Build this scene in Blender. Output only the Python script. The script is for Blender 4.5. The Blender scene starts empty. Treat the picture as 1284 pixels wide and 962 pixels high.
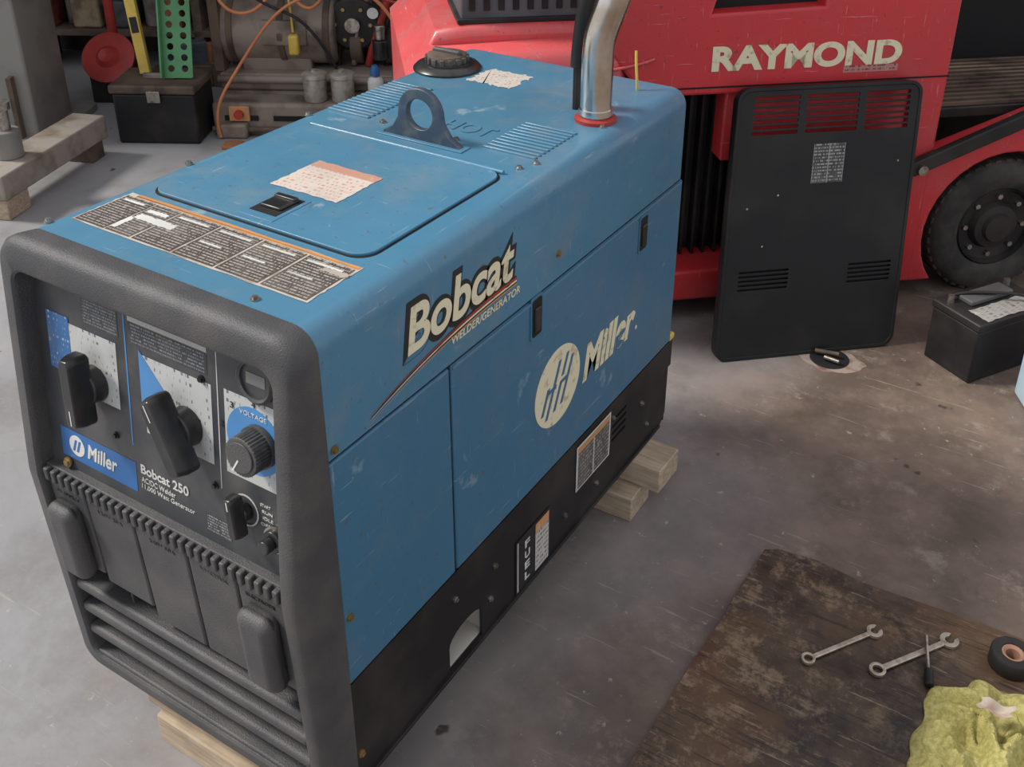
import bpy, bmesh, math, random
from mathutils import Vector, Matrix, noise
random.seed(4)
sc=bpy.context.scene
W,H,L,D0=.508,.7556,1.0562,.039
ZS,ZD,E=.5734,.2014,.286
M_,YB,ZP=.0337,-.016,.40
def yf(z):
    if z>=ZP: 
        k=(H-z)/(H-ZP); return -M_*k
    return -M_+(YB+M_)*(ZP-z)/ZP
# ---------------------------------------------------------------- materials
def NT(name):
    m=bpy.data.materials.new(name);m.use_nodes=True;nt=m.node_tree
    return m,nt,nt.nodes['Principled BSDF']
def lnk(nt,a,b): nt.links.new(a,b)
def mth(nt,op,a,b=None,c=None):
    n=nt.nodes.new('ShaderNodeMath');n.operation=op
    for i,x in enumerate((a,b,c)):
        if x is None: continue
        if isinstance(x,(int,float)): n.inputs[i].default_value=x
        else: lnk(nt,x,n.inputs[i])
    return n.outputs[0]
def mixc(nt,f,a,b):
    n=nt.nodes.new('ShaderNodeMix');n.data_type='RGBA'
    for s,x in ((n.inputs['Factor'],f),(n.inputs[6],a),(n.inputs[7],b)):
        if isinstance(x,(int,float)): s.default_value=x
        elif isinstance(x,tuple): s.default_value=(*x[:3],1)
        else: lnk(nt,x,s)
    return n.outputs[2]
def nz(nt,scale,detail=4,vec=None,rough=.55):
    n=nt.nodes.new('ShaderNodeTexNoise');n.inputs['Scale'].default_value=scale;n.inputs['Detail'].default_value=detail;n.inputs['Roughness'].default_value=rough
    if vec is None:
        tc=nt.nodes.new('ShaderNodeTexCoord');vec=tc.outputs['Object']
    lnk(nt,vec,n.inputs['Vector']);return n.outputs['Fac']
def ramp(nt,f,lo,hi):
    n=nt.nodes.new('ShaderNodeMapRange');lnk(nt,f,n.inputs[0]);n.inputs[1].default_value=lo;n.inputs[2].default_value=hi;return n.outputs[0]
def mat(name,col,rough=.5,metal=0,col2=None,scale=8,lo=.45,hi=.65,bump=0,bscale=200,coat=0,spec=None):
    m,nt,b=NT(name)
    if col2 is None: col2=tuple(c*.75 for c in col)
    f=ramp(nt,nz(nt,scale),lo,hi)
    lnk(nt,mixc(nt,f,col,col2),b.inputs['Base Color'])
    b.inputs['Roughness'].default_value=rough;b.inputs['Metallic'].default_value=metal
    b.inputs['Coat Weight'].default_value=coat
    if spec is not None: b.inputs['Specular IOR Level'].default_value=spec
    if bump:
        bp=nt.nodes.new('ShaderNodeBump');bp.inputs['Strength'].default_value=bump;bp.inputs['Distance'].default_value=.002
        lnk(nt,nz(nt,bscale,3),bp.inputs['Height']);lnk(nt,bp.outputs[0],b.inputs['Normal'])
    return m
def streak(nt,sc_,rot,nscale,lo,hi):
    tc=nt.nodes.new('ShaderNodeTexCoord');mp=nt.nodes.new('ShaderNodeMapping');mp.inputs['Rotation'].default_value=rot;mp.inputs['Scale'].default_value=sc_;lnk(nt,tc.outputs['Object'],mp.inputs[0])
    return ramp(nt,nz(nt,nscale,5,mp.outputs[0],.65),lo,hi)
def paint(name,col,chip=(.36,.45,.48),dirt=(.10,.09,.075),rough=.38,dust=.35):
    m,nt,b=NT(name)
    c=mixc(nt,ramp(nt,nz(nt,3,5),.35,.75),col,tuple(x*.78+.012 for x in col))
    c=mixc(nt,mth(nt,'MULTIPLY',ramp(nt,nz(nt,6,9,None,.75),.50,.72),dust),c,(.26,.28,.27))
    for sc_,rot,ns,s_ in (((3,3,60),(.6,.3,0),3,.45),((60,3,3),(.2,.1,.5),3,.35),((3,50,4),(.1,.5,.9),4,.35)):
        c=mixc(nt,mth(nt,'MULTIPLY',streak(nt,sc_,rot,ns,.655,.70),s_),c,chip)
    c=mixc(nt,mth(nt,'MULTIPLY',ramp(nt,nz(nt,90,4,None,.6),.655,.68),.6),c,dirt)
    c=mixc(nt,mth(nt,'MULTIPLY',ramp(nt,nz(nt,40,5,None,.7),.70,.74),.45),c,chip)
    lnk(nt,c,b.inputs['Base Color'])
    lnk(nt,ramp(nt,nz(nt,9,6),-.5,1.5),b.inputs['Roughness']);b.inputs['Coat Weight'].default_value=.3;b.inputs['Coat Roughness'].default_value=.15
    return m
def label(name,base,ink,rows,cols=1,header=None,hv=.85,scratch=.6,edge=None,wsc=60,th=.50,rt=.52,grime=(.30,.28,.25)):
    m,nt,b=NT(name);tc=nt.nodes.new('ShaderNodeTexCoord');sp=nt.nodes.new('ShaderNodeSeparateXYZ');lnk(nt,tc.outputs['UV'],sp.inputs[0])
    u,v=sp.outputs[0],sp.outputs[1]
    vr=mth(nt,'MULTIPLY',v,rows);row=mth(nt,'FRACT',vr);rid=mth(nt,'FLOOR',vr)
    cb=nt.nodes.new('ShaderNodeCombineXYZ');lnk(nt,mth(nt,'MULTIPLY',u,wsc),cb.inputs[0]);lnk(nt,mth(nt,'MULTIPLY',rid,7.3),cb.inputs[1])
    w=mth(nt,'GREATER_THAN',nz(nt,1,3,cb.outputs[0]),th)
    ink_m=mth(nt,'MULTIPLY',mth(nt,'GREATER_THAN',row,rt),w)
    cu=mth(nt,'FRACT',mth(nt,'MULTIPLY',u,cols));colm=mth(nt,'MULTIPLY',mth(nt,'GREATER_THAN',cu,.035),mth(nt,'LESS_THAN',cu,.965))
    ink_m=mth(nt,'MULTIPLY',ink_m,colm)
    c=mixc(nt,ink_m,base,ink)
    if edge: c=mixc(nt,colm,edge,c)
    if header: c=mixc(nt,mth(nt,'GREATER_THAN',v,hv),c,header)
    c=mixc(nt,mth(nt,'MULTIPLY',ramp(nt,nz(nt,14,6,None,.7),.48,.72),.35),c,grime)
    s=ramp(nt,nz(nt,45,6,None,.75),.60,.64)
    c=mixc(nt,mth(nt,'MULTIPLY',s,scratch),c,(.50,.47,.42))
    lnk(nt,c,b.inputs['Base Color']);b.inputs['Roughness'].default_value=.5
    return m
BLUE=paint('blue_paint',(.043,.160,.270),dust=.18)  # side copy of the paint, its shade put into a darker base
BLUE2=paint('blue_paint_lit_top',(.062,.205,.325),dust=.38)  # dustier top copy, base also lightened for the light it catches
RED=paint('red_paint',(.60,.028,.036),chip=(.7,.4,.35),dirt=(.1,.03,.03),dust=.12)
REDH=paint('red_paint_dusty_lit',(.66,.085,.09),chip=(.75,.5,.45),dirt=(.1,.03,.03),dust=.40)  # dusty red with the hood's pinkish highlight put into the colour
PLAST=mat('charcoal_plastic',(.056,.056,.060),.5,bump=.5,bscale=500,col2=(.095,.09,.085),scale=10,lo=.42,hi=.7)
PANELM=mat('panel_face',(.045,.048,.054),.42,col2=(.085,.083,.08),scale=11)
BLK=mat('black_paint',(.013,.012,.013),.5,col2=(.034,.030,.027),scale=6,spec=.35)
BLKG=mat('black_gloss',(.016,.016,.017),.30,col2=(.035,.034,.033),scale=20)
DARK=mat('dark_gap',(.006,.006,.007),.8)
CREAM=mat('cream_vinyl',(.78,.72,.50),.5,col2=(.52,.45,.30),scale=50,lo=.56,hi=.66)
WHITE=mat('white_ink',(.66,.66,.63),.5)
INK=mat('black_ink',(.018,.018,.02),.45)
DBLUE=mat('logo_blue',(.03,.14,.38),.45)
LBLUE=mat('dial_blue',(.08,.26,.56),.45)
ORANGE=mat('orange_ink',(.62,.27,.08),.5,col2=(.4,.25,.15),scale=30)
DRED=mat('stripe_red',(.42,.05,.03),.5)
STEEL=mat('chrome_steel',(.75,.72,.68),.2,1,col2=(.55,.48,.38),scale=12)
TOOLST=mat('tool_steel',(.66,.60,.50),.36,.8,col2=(.42,.36,.28),scale=50)
ZINC=mat('zinc_steel',(.45,.42,.38),.35,.9,col2=(.25,.2,.15),scale=60)
EYE=mat('lifting_eye_steel',(.07,.10,.14),.45,.5,col2=(.16,.17,.17),scale=25)
BRASS=mat('bolt_brass',(.42,.30,.12),.4,.8)
RUST=mat('rusty_iron',(.14,.10,.07),.7,.2,col2=(.06,.045,.037),scale=9,bump=.5,bscale=60)
IRON=mat('grey_cast_iron',(.27,.225,.185),.6,.1,col2=(.12,.09,.07),scale=7,bump=.4,bscale=60)
GREY=mat('grey_painted_steel',(.235,.23,.205),.5,col2=(.15,.14,.125),scale=4)
GREEN=mat('green_paint',(.09,.29,.12),.5)
YEL=mat('yellow_plastic',(.66,.48,.08),.5)
ORC=mat('orange_cord',(.60,.22,.09),.5)
REDP=mat('red_plastic',(.42,.04,.03),.5)
RUB=mat('rubber',(.024,.022,.02),.8,col2=(.06,.055,.048),scale=12,bump=.6,bscale=90)
PBL=mat('pale_blue_plastic',(.45,.58,.68),.45)
def wood(name,a,b_,sc_=(2,30,30)):
    m,nt,b=NT(name);tc=nt.nodes.new('ShaderNodeTexCoord');mp=nt.nodes.new('ShaderNodeMapping');mp.inputs['Scale'].default_value=sc_;lnk(nt,tc.outputs['Object'],mp.inputs[0])
    c=mixc(nt,ramp(nt,nz(nt,4,6,mp.outputs[0],.6),.35,.65),a,b_)
    c=mixc(nt,mth(nt,'MULTIPLY',ramp(nt,nz(nt,9,5),.5,.75),.5),c,(.16,.12,.09))
    lnk(nt,c,b.inputs['Base Color']);b.inputs['Roughness'].default_value=.8;return m
WOOD=wood('rough_lumber',(.52,.42,.30),(.34,.26,.18))
PLY,nt,b=NT('oil_stained_plywood');tc=nt.nodes.new('ShaderNodeTexCoord')
c=mixc(nt,ramp(nt,nz(nt,6,9,None,.72),.40,.60),(.024,.017,.013),(.095,.062,.038))
c=mixc(nt,mth(nt,'MULTIPLY',ramp(nt,nz(nt,2.6,4),.54,.66),.7),c,(.15,.075,.035))
sp=nt.nodes.new('ShaderNodeSeparateXYZ');lnk(nt,tc.outputs['Object'],sp.inputs[0])
worn=mth(nt,'SUBTRACT',1.0,ramp(nt,sp.outputs[0],.80,1.25))
tan=ramp(nt,nz(nt,13,10,None,.85),.50,.60)
c=mixc(nt,mth(nt,'MULTIPLY',tan,mth(nt,'ADD',mth(nt,'MULTIPLY',worn,.75),.14)),c,(.30,.21,.13))
for rot in((0,0,.5),(0,0,-.7),(0,0,1.3),(0,0,.9)):
    c=mixc(nt,mth(nt,'MULTIPLY',streak(nt,(2.5,45,1),rot,3,.61,.65),.6),c,(.015,.011,.009))
for rot in((0,0,.2),(0,0,1.1)):
    c=mixc(nt,mth(nt,'MULTIPLY',streak(nt,(3,50,1),rot,3,.64,.67),.5),c,(.36,.28,.19))
lnk(nt,c,b.inputs['Base Color']);lnk(nt,ramp(nt,nz(nt,6,5),.15,.9),b.inputs['Roughness'])
CON,nt,b=NT('stained_concrete')
tc=nt.nodes.new('ShaderNodeTexCoord');sp=nt.nodes.new('ShaderNodeSeparateXYZ');lnk(nt,tc.outputs['Object'],sp.inputs[0])
wob=mth(nt,'ADD',sp.outputs[0],mth(nt,'MULTIPLY',nz(nt,1.5,4),.9))
g=ramp(nt,wob,.45,1.25)
gi=mth(nt,'ADD',.35,mth(nt,'MULTIPLY',g,.65))
base=mixc(nt,ramp(nt,nz(nt,1.6,8,None,.65),.35,.65),(.345,.345,.355),(.255,.252,.258))
brown=mixc(nt,ramp(nt,nz(nt,5,8,None,.7),.40,.62),(.215,.160,.125),(.115,.085,.068))
base=mixc(nt,g,base,brown)
base=mixc(nt,mth(nt,'MULTIPLY',mth(nt,'MULTIPLY',ramp(nt,nz(nt,3.2,9,None,.75),.50,.66),.6),gi),base,(.12,.092,.074))
base=mixc(nt,mth(nt,'MULTIPLY',mth(nt,'MULTIPLY',ramp(nt,nz(nt,7,10,None,.8),.56,.66),.45),gi),base,(.40,.34,.28))
base=mixc(nt,mth(nt,'MULTIPLY',ramp(nt,nz(nt,34,6,None,.75),.63,.68),.6),base,(.48,.45,.41))
base=mixc(nt,mth(nt,'MULTIPLY',ramp(nt,nz(nt,11,3,None,.5),.71,.74),.9),base,(.05,.04,.035))
for rot in((0,0,.9),(0,0,-.4)):
    base=mixc(nt,mth(nt,'MULTIPLY',streak(nt,(1.5,30,1),rot,3,.66,.69),.45),base,(.42,.37,.31))
lnk(nt,base,b.inputs['Base Color']);lnk(nt,ramp(nt,nz(nt,4,7),-.25,1.25),b.inputs['Roughness']);b.inputs['Specular IOR Level'].default_value=.45
bp=nt.nodes.new('ShaderNodeBump');bp.inputs['Strength'].default_value=.3;bp.inputs['Distance'].default_value=.004;lnk(nt,nz(nt,25,6),bp.inputs['Height']);lnk(nt,bp.outputs[0],b.inputs['Normal'])
WALL=mat('dark_wall',(.07,.052,.042),.8,col2=(.03,.024,.02),scale=2.5)
# ---------------------------------------------------------------- helpers
def empty(name,loc):
    e=bpy.data.objects.new(name,None);e.location=loc;e.empty_display_size=.05;sc.collection.objects.link(e);return e
def add(name,me,m,parent=None,F=None,smooth=False,bevel=0,bseg=3,shade=None):
    ob=bpy.data.objects.new(name,me);sc.collection.objects.link(ob)
    if m is not None: me.materials.clear();me.materials.append(m)
    if F is not None: me.transform(F)
    if F is not None and F.determinant()<0: me.flip_normals()
    if parent is not None:
        ob.parent=parent;ob.matrix_parent_inverse=Matrix.Translation(-parent.location)
    if bevel:
        md=ob.modifiers.new('b','BEVEL');md.width=bevel;md.segments=bseg;md.limit_method='ANGLE';md.angle_limit=math.radians(35);smooth=True
    if smooth:
        for p in me.polygons:p.use_smooth=True
        try:
            me.set_sharp_from_angle(angle=math.radians(40))
        except Exception: pass
    return ob
def mk(name,vs,fs,m,parent=None,F=None,**k):
    me=bpy.data.meshes.new(name);me.from_pydata([tuple(v) for v in vs],[],fs);me.update()
    bm=bmesh.new();bm.from_mesh(me);bmesh.ops.recalc_face_normals(bm,faces=bm.faces);bm.to_mesh(me);bm.free()
    return add(name,me,m,parent,F,**k)
def box(name,lo,hi,m,parent=None,F=None,bevel=.002,R=None,**k):
    x0,y0,z0=lo;x1,y1,z1=hi
    vs=[(x,y,z) for z in(z0,z1) for y in(y0,y1) for x in(x0,x1)]
    if R is not None:
        c=Vector(((x0+x1)/2,(y0+y1)/2,(z0+z1)/2));vs=[c+R@(Vector(v)-c) for v in vs]
    fs=[(0,2,3,1),(4,5,7,6),(0,1,5,4),(2,6,7,3),(0,4,6,2),(1,3,7,5)]
    return mk(name,vs,fs,m,parent,F,bevel=bevel,**k)
def cyl(name,p0,p1,r0,m,parent=None,F=None,r1=None,seg=32,bevel=0,**k):
    p0=Vector(p0);p1=Vector(p1);r1=r0 if r1 is None else r1
    d=(p1-p0).normalized();a=d.orthogonal().normalized();c=d.cross(a)
    vs=[];
    for p,r in((p0,r0),(p1,r1)):
        for i in range(seg):
            t=2*math.pi*i/seg;vs.append(p+a*r*math.cos(t)+c*r*math.sin(t))
    fs=[tuple(range(seg))[::-1],tuple(range(seg,2*seg))]+[(i,(i+1)%seg,seg+(i+1)%seg,seg+i) for i in range(seg)]
    return mk(name,vs,fs,m,parent,F,smooth=True,bevel=bevel,**k)
def lathe(name,prof,m,parent=None,F=None,seg=40,**k):
    vs=[];n=len(prof)
    for i in range(seg):
        t=2*math.pi*i/seg
        for r,z in prof: vs.append((r*math.cos(t),r*math.sin(t),z))
    fs=[]
    for i in range(seg):
        j=(i+1)%seg
        for q in range(n-1): fs.append((i*n+q,j*n+q,j*n+q+1,i*n+q+1))
    return mk(name,vs,fs,m,parent,F,smooth=True,**k)
def _conv(cu):
    ob=bpy.data.objects.new('t',cu);sc.collection.objects.link(ob);bpy.context.view_layer.update()
    dg=bpy.context.evaluated_depsgraph_get();me=bpy.data.meshes.new_from_object(ob.evaluated_get(dg))
    bpy.data.objects.remove(ob);bpy.data.curves.remove(cu);return me
def extr(name,loops,z0,z1,m,parent=None,F=None,bev=0,**k):
    cu=bpy.data.curves.new('c','CURVE');cu.dimensions='2D';cu.fill_mode='BOTH';cu.extrude=max(1e-5,(z1-z0)/2-bev);cu.bevel_depth=bev;cu.bevel_resolution=2;cu.offset=-bev
    for lp in loops:
        s=cu.splines.new('POLY');s.points.add(len(lp)-1);s.use_cyclic_u=True
        for p,q in zip(s.points,lp): p.co=(q[0],q[1],0,1)
    me=_conv(cu);T=Matrix.Translation((0,0,(z0+z1)/2))
    if F is not None: T=F@T
    return add(name,me,m,parent,T,smooth=True,**k)
def tube(name,pts,r,m,parent=None,F=None,res=8,nurbs=True):
    cu=bpy.data.curves.new('c','CURVE');cu.dimensions='3D';cu.bevel_depth=r;cu.bevel_resolution=res;cu.use_fill_caps=True;cu.resolution_u=10
    s=cu.splines.new('NURBS' if nurbs else 'POLY');s.points.add(len(pts)-1)
    for p,q in zip(s.points,pts): p.co=(*q,1)
    if nurbs: s.order_u=min(4,len(pts));s.use_endpoint_u=True
    return add(name,_conv(cu),m,parent,F,smooth=True)
def text(name,s,x0,y0,x1,y1,m,parent,F,z=.0004,th=.0006,shear=0,off=0,rot=0):
    cu=bpy.data.curves.new('f','FONT');cu.body=s;cu.size=1;cu.shear=shear;cu.offset=off;cu.extrude=.001
    me=_conv(cu);xs=[v.co.x for v in me.vertices];ys=[v.co.y for v in me.vertices]
    a,b_,c,d=min(xs),max(xs),min(ys),max(ys)
    sx=(x1-x0)/(b_-a);sy=(y1-y0)/(d-c)
    for v in me.vertices: v.co=Vector((x0+(v.co.x-a)*sx,y0+(v.co.y-c)*sy,z+th*(v.co.z+.001)/.002))
    T=F
    if rot:
        cc=Vector(((x0+x1)/2,(y0+y1)/2,0));T=F@Matrix.Translation(cc)@Matrix.Rotation(rot,4,'Z')@Matrix.Translation(-cc)
    return add(name,me,m,parent,T)
def quad(name,x0,y0,x1,y1,m,parent,F,z=.0004,rag=0):
    n=14
    pts=[]
    def e(a,b_):
        for i in range(n):
            t=i/n;pts.append((a[0]+(b_[0]-a[0])*t+(random.uniform(-rag,rag) if rag else 0),a[1]+(b_[1]-a[1])*t+(random.uniform(-rag,rag) if rag else 0)))
    e((x0,y0),(x1,y0));e((x1,y0),(x1,y1));e((x1,y1),(x0,y1));e((x0,y1),(x0,y0))
    me=bpy.data.meshes.new(name);me.from_pydata([(p[0],p[1],z) for p in pts],[],[tuple(range(len(pts)))])
    uv=me.uv_layers.new(name='UVMap')
    for l in me.loops:
        p=pts[l.vertex_index];uv.data[l.index].uv=((p[0]-x0)/(x1-x0),(p[1]-y0)/(y1-y0))
    return add(name,me,m,parent,F)
def fr(o,x,y,z):
    m=Matrix.Identity(4)
    for i,c in enumerate((x,y,z,o)):
        for r in range(3): m[r][i]=c[r]
    return m
def circ(cx,cy,r,n=40,a0=0,a1=2*math.pi,ry=None):
    ry=r if ry is None else ry
    return [(cx+r*math.cos(a0+(a1-a0)*i/n),cy+ry*math.sin(a0+(a1-a0)*i/n)) for i in range(n)]
def rrect(x0,y0,x1,y1,r,nc=6,ns=0):
    P=[]
    cs=[(x0+r,y0+r,math.pi),(x1-r,y0+r,1.5*math.pi),(x1-r,y1-r,0),(x0+r,y1-r,.5*math.pi)]
    for k,(cx,cy,a) in enumerate(cs):
        arc=[(cx+r*math.cos(a+math.pi/2*i/nc),cy+r*math.sin(a+math.pi/2*i/nc)) for i in range(nc+1)]
        P+=arc
        if ns:
            nx=cs[(k+1)%4];s=arc[-1];e=(nx[0]+r*math.cos(nx[2]),nx[1]+r*math.sin(nx[2]))
            P+=[(s[0]+(e[0]-s[0])*i/(ns+1),s[1]+(e[1]-s[1])*i/(ns+1)) for i in range(1,ns+1)]
    return P
SIDE=fr((W,0,0),(0,1,0),(0,0,1),(1,0,0))
TOP=fr((0,0,H),(1,0,0),(0,1,0),(0,0,1))
sl=.1104;n_=math.hypot(1,sl)
FR=fr((0,.025-sl*(H-.05),0),(1,0,0),(0,sl,1),(0,-1/n_,sl/n_))
s2=.0443
LO=fr((0,-.016,0),(1,0,0),(0,-s2,1),(0,-1,-s2))
# ================================================================ WELDER
w=empty('welder_generator',(W/2,L/2,0))
box('inner_structure',(.004,.05,.19),(W-.004,L-.006,H-.03),DARK,w,bevel=0)
r=.032
prof=[(W,ZS+.003)]+[(W-r+r*math.cos(a),H-r+r*math.sin(a)) for a in [math.pi/2*i/10 for i in range(11)]]+[(r-r*math.sin(a),H-r+r*math.cos(a)) for a in [math.pi/2*i/10 for i in range(11)]]+[(0,ZS+.003)]
vs=[];ny=len(prof)
ys=[D0,L-.018,L-.009,L-.003,L];ins=[0,0,.002,.006,.014]
for y,i_ in zip(ys,ins):
    for (x,z) in prof: vs.append((W/2+(x-W/2)*(1-i_/(W/2)),y,z-i_ if z>.7 else z))
fs=[(a*ny+i,a*ny+i+1,(a+1)*ny+i+1,(a+1)*ny+i) for a in range(len(ys)-1) for i in range(ny-1)]
fs.append(tuple(range((len(ys)-1)*ny,len(ys)*ny)));fs.append(tuple(range(ny))[::-1])
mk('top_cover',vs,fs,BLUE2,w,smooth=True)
for sx in(0,1):
    x0,x1=((W-.02,W) if sx else (0,.02))
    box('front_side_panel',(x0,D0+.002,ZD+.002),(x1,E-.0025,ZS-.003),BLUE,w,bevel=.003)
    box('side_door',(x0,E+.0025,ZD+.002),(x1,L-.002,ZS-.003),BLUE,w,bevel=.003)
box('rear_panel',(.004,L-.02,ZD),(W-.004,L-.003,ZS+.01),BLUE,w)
box('door_top_lip',(E+.004,ZS-.0085,0),(L-.01,ZS-.0035,.0018),BLUE2,w,SIDE,bevel=.0005)
pocket=[(.262,.008),(.352,.008),(.352,.06)]+[(.307+.045*math.cos(a),.060+.022*math.sin(a)) for a in [math.pi*i/10 for i in range(1,10)]]+[(.262,.06)]
vent=[rrect(.80+.0,.105+.016*i,.86,.112+.016*i,.003) for i in range(4)]
outl=[(D0,0),(L-.02,0),(L,.02),(L,ZD-.001),(D0,ZD-.001)]
extr('base_side_plate',[outl,pocket]+vent,-.006,-.001,BLK,w,SIDE)
extr('base_side_plate_left',[outl,pocket],-W+.001,-W+.006,BLK,w,SIDE)
box('base_bottom',(.01,D0,.001),(W-.01,L-.005,.006),BLK,w,bevel=0)
box('base_rear',(.002,L-.006,0),(W-.002,L-.001,ZD),BLK,w,bevel=.001)
box('fuel_tank',(.06,.40,.01),(W-.03,.98,.2),BLK,w,bevel=.01)
PGR=mat('pocket_wall_lit',(.55,.52,.46),.6)  # pale tone stands in for the lit floor seen through the pocket
for yy in(.245,.362): box('fork_channel_wall',(.007,yy,.006),(W-.008,yy+.004,.1),PGR,w,bevel=0)
box('fork_channel_floor',(.007,.249,.007),(W-.008,.362,.010),PGR,w,bevel=0)
box('fork_channel_roof',(.007,.245,.1),(W-.008,.366,.104),BLK,w,bevel=0)
box('base_flange',(D0,-.001,-.004),(L-.03,.006,.004),BLK,w,SIDE,bevel=.001)
box('rear_terminal_box',(.47,L,.13),(.505,L+.02,.20),BLK,w,bevel=.003);box('rear_terminal_cover',(.468,L,.198),(.507,L+.022,.212),YEL,w,bevel=.003)
def bolt(F,x,y,z=0,r=.005,m=BRASS):
    cyl('bolt',(x,y,z-.001),(x,y,z+.002),r*1.5,m,w,F,seg=16);cyl('bolt_head',(x,y,z),(x,y,z+.005),r,m,w,F,seg=6)
for p in((.052,.588),(.052,.318),(.575,.619),(.05,.06)): bolt(SIDE,*p,r=.004)
for p in((.375,.069),(.39,.128),(.62,.06),(.74,.05),(.80,.165),(.93,.12),(.96,.05),(.28,.15)): bolt(SIDE,*p,r=.0035,m=ZINC)
for yy,zz in((.510,.538),(.884,.526)):
    extr('latch_recess',[rrect(yy-.018,zz-.038,yy+.018,zz+.038,.006)],0,.002,BLUE,w,SIDE)
    extr('latch_pocket',[rrect(yy-.014,zz-.033,yy+.014,zz+.033,.005)],.0005,.0026,DARK,w,SIDE)
    box('latch_paddle',(yy-.009,zz-.024,.001),(yy+.009,zz+.018,.006),BLKG,w,SIDE,bevel=.002)
text('name_decal_outline','Bobcat',.186,.628,.453,.714,INK,w,SIDE,z=.0003,shear=.18,off=.075)
text('name_decal','Bobcat',.195,.638,.445,.705,CREAM,w,SIDE,z=.0012,shear=.18,off=.022)
for k,(m_,dz,t) in enumerate(((INK,0,.014),(CREAM,-.0015,.003),(DRED,.0035,.0035),(ORANGE,-.006,.002))):
    up=[];lo=[]
    for i in range(13):
        q=i/12;y=.118+.335*q;z=.590+.040*(1-(1-q)**2.2)+dz;tt=t*min(1,q*1.4+.05)
        up.append((y,z+tt/2));lo.append((y,z-tt/2))
    extr('swoosh_stripe',[up+lo[::-1]],.0002+.0003*k,.0005+.0003*k,m_,w,SIDE)
text('sub_decal','WELDER/GENERATOR',.290,.605,.462,.617,CREAM,w,SIDE,off=.01,shear=.15)
extr('logo_disc',[circ(.583,.367,.074,60)],.0002,.0008,CREAM,w,SIDE)
def sb_(x,z0,z1,wd=.0085):
    k=.45
    return [(.583+x+(z0-.367)*k-wd/2,z0),(.583+x+(z0-.367)*k+wd/2,z0),(.583+x+(z1-.367)*k+wd/2,z1),(.583+x+(z1-.367)*k-wd/2,z1)]
for x,z0,z1 in((-.036,.333,.378),(-.016,.318,.415),(.008,.322,.372),(.008,.380,.418),(.030,.325,.405)):
    extr('logo_bar',[sb_(x,z0,z1)],.0008,.0013,BLUE,w,SIDE)
extr('logo_link',[[(.552,.366),(.575,.366),(.578,.373),(.555,.373)]],.0008,.0014,BLUE,w,SIDE)
extr('logo_link_b',[[(.590,.366),(.612,.366),(.615,.373),(.593,.373)]],.0008,.0014,BLUE,w,SIDE)
text('maker_decal','Miller',.668,.320,.872,.394,CREAM,w,SIDE,off=.04,shear=.25)
text('maker_mark','.',.874,.324,.882,.332,CREAM,w,SIDE)
quad('fuel_sticker',.452,.006,.566,.124,INK,w,SIDE,z=.0006)
quad('fuel_sticker_warning',.515,.012,.560,.118,label('fuel_label',(.58,.55,.51),(.12,.1,.1),10,1,(.60,.30,.12),.8,wsc=26),w,SIDE,z=.0012)
for i,c_ in enumerate('FUEL'): text('fuel_letter',c_,.480,.092-.024*i,.496,.108-.024*i,WHITE,w,SIDE,z=.0012,off=.02)
quad('fuel_sticker_line',.457,.01,.460,.12,WHITE,w,SIDE,z=.001)
quad('warning_sticker_border',.658,.084,.790,.186,WHITE,w,SIDE,z=.0004)
quad('base_warning_sticker',.662,.088,.786,.182,label('warn_label',(.07,.062,.055),(.33,.31,.29),11,2,(.55,.28,.10),.86,edge=(.5,.48,.45),wsc=40),w,SIDE,z=.0008)
extr('hatch_gap',[rrect(.0475,.197,.4475,.5245,.030)],0,.0006,DARK,w,TOP)
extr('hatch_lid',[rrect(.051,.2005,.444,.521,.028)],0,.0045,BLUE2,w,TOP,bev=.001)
tube('hatch_hinge',[(.06,.524,.003),(.44,.524,.003)],.0035,BLUE2,w,TOP,nurbs=False)
box('latch_base',(.214,.212,.004),(.276,.290,.0055),BLUE2,w,TOP,bevel=.0007)
box('latch_hole',(.221,.226,.0052),(.269,.284,.0062),DARK,w,TOP,bevel=0)
box('hatch_latch',(.226,.240,.005),(.264,.280,.0105),BLKG,w,TOP,bevel=.003)
box('hatch_latch_grip',(.226,.268,.008),(.264,.278,.013),BLKG,w,TOP,bevel=.002)
quad('hatch_warning_sticker',.183,.305,.307,.407,label('red_label',(.60,.53,.47),(.55,.26,.20),11,1,(.50,.26,.19),.80,scratch=.8,wsc=34,th=.54),w,TOP,z=.0052,rag=.0015)
# instruction decal: dark panels with white headings, pictograms and lines of small print
quad('instruction_decal_backing',.0355,.0835,.4555,.184,mat('decal_edge',(.50,.45,.39),.5,col2=(.33,.28,.23),scale=40),w,TOP,z=.0006,rag=.0014)
quad('decal_orange_band',.052,.176,.453,.1835,ORANGE,w,TOP,z=.0009,rag=.001)
dk=[label('decal_col_%d'%i,(.062,.052,.045),(.36,.33,.29),15,1,None,scratch=.5,wsc=34,th=.47,rt=.55) for i in range(2)]
cx=[(.039,.096),(.099,.146),(.150,.222),(.226,.298),(.302,.374),(.378,.452)]
for i,(a,c_) in enumerate(cx):
    quad('decal_text_block',a,.087,c_,.174,dk[i%2],w,TOP,z=.0010)
    if i!=1: 
        quad('decal_heading',a+.006,.160,c_-.010,.1645,WHITE,w,TOP,z=.0014,rag=.0004)
        if i>2: quad('decal_heading',a+.006,.126,c_-.028,.1295,WHITE,w,TOP,z=.0014,rag=.0004)
quad('decal_white_tear',.104,.128,.176,.142,WHITE,w,TOP,z=.0015,rag=.0016)
quad('decal_white_tear',.104,.150,.142,.158,WHITE,w,TOP,z=.0015,rag=.001)
quad('decal_white_tear',.099,.095,.108,.130,WHITE,w,TOP,z=.0015,rag=.001)
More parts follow.
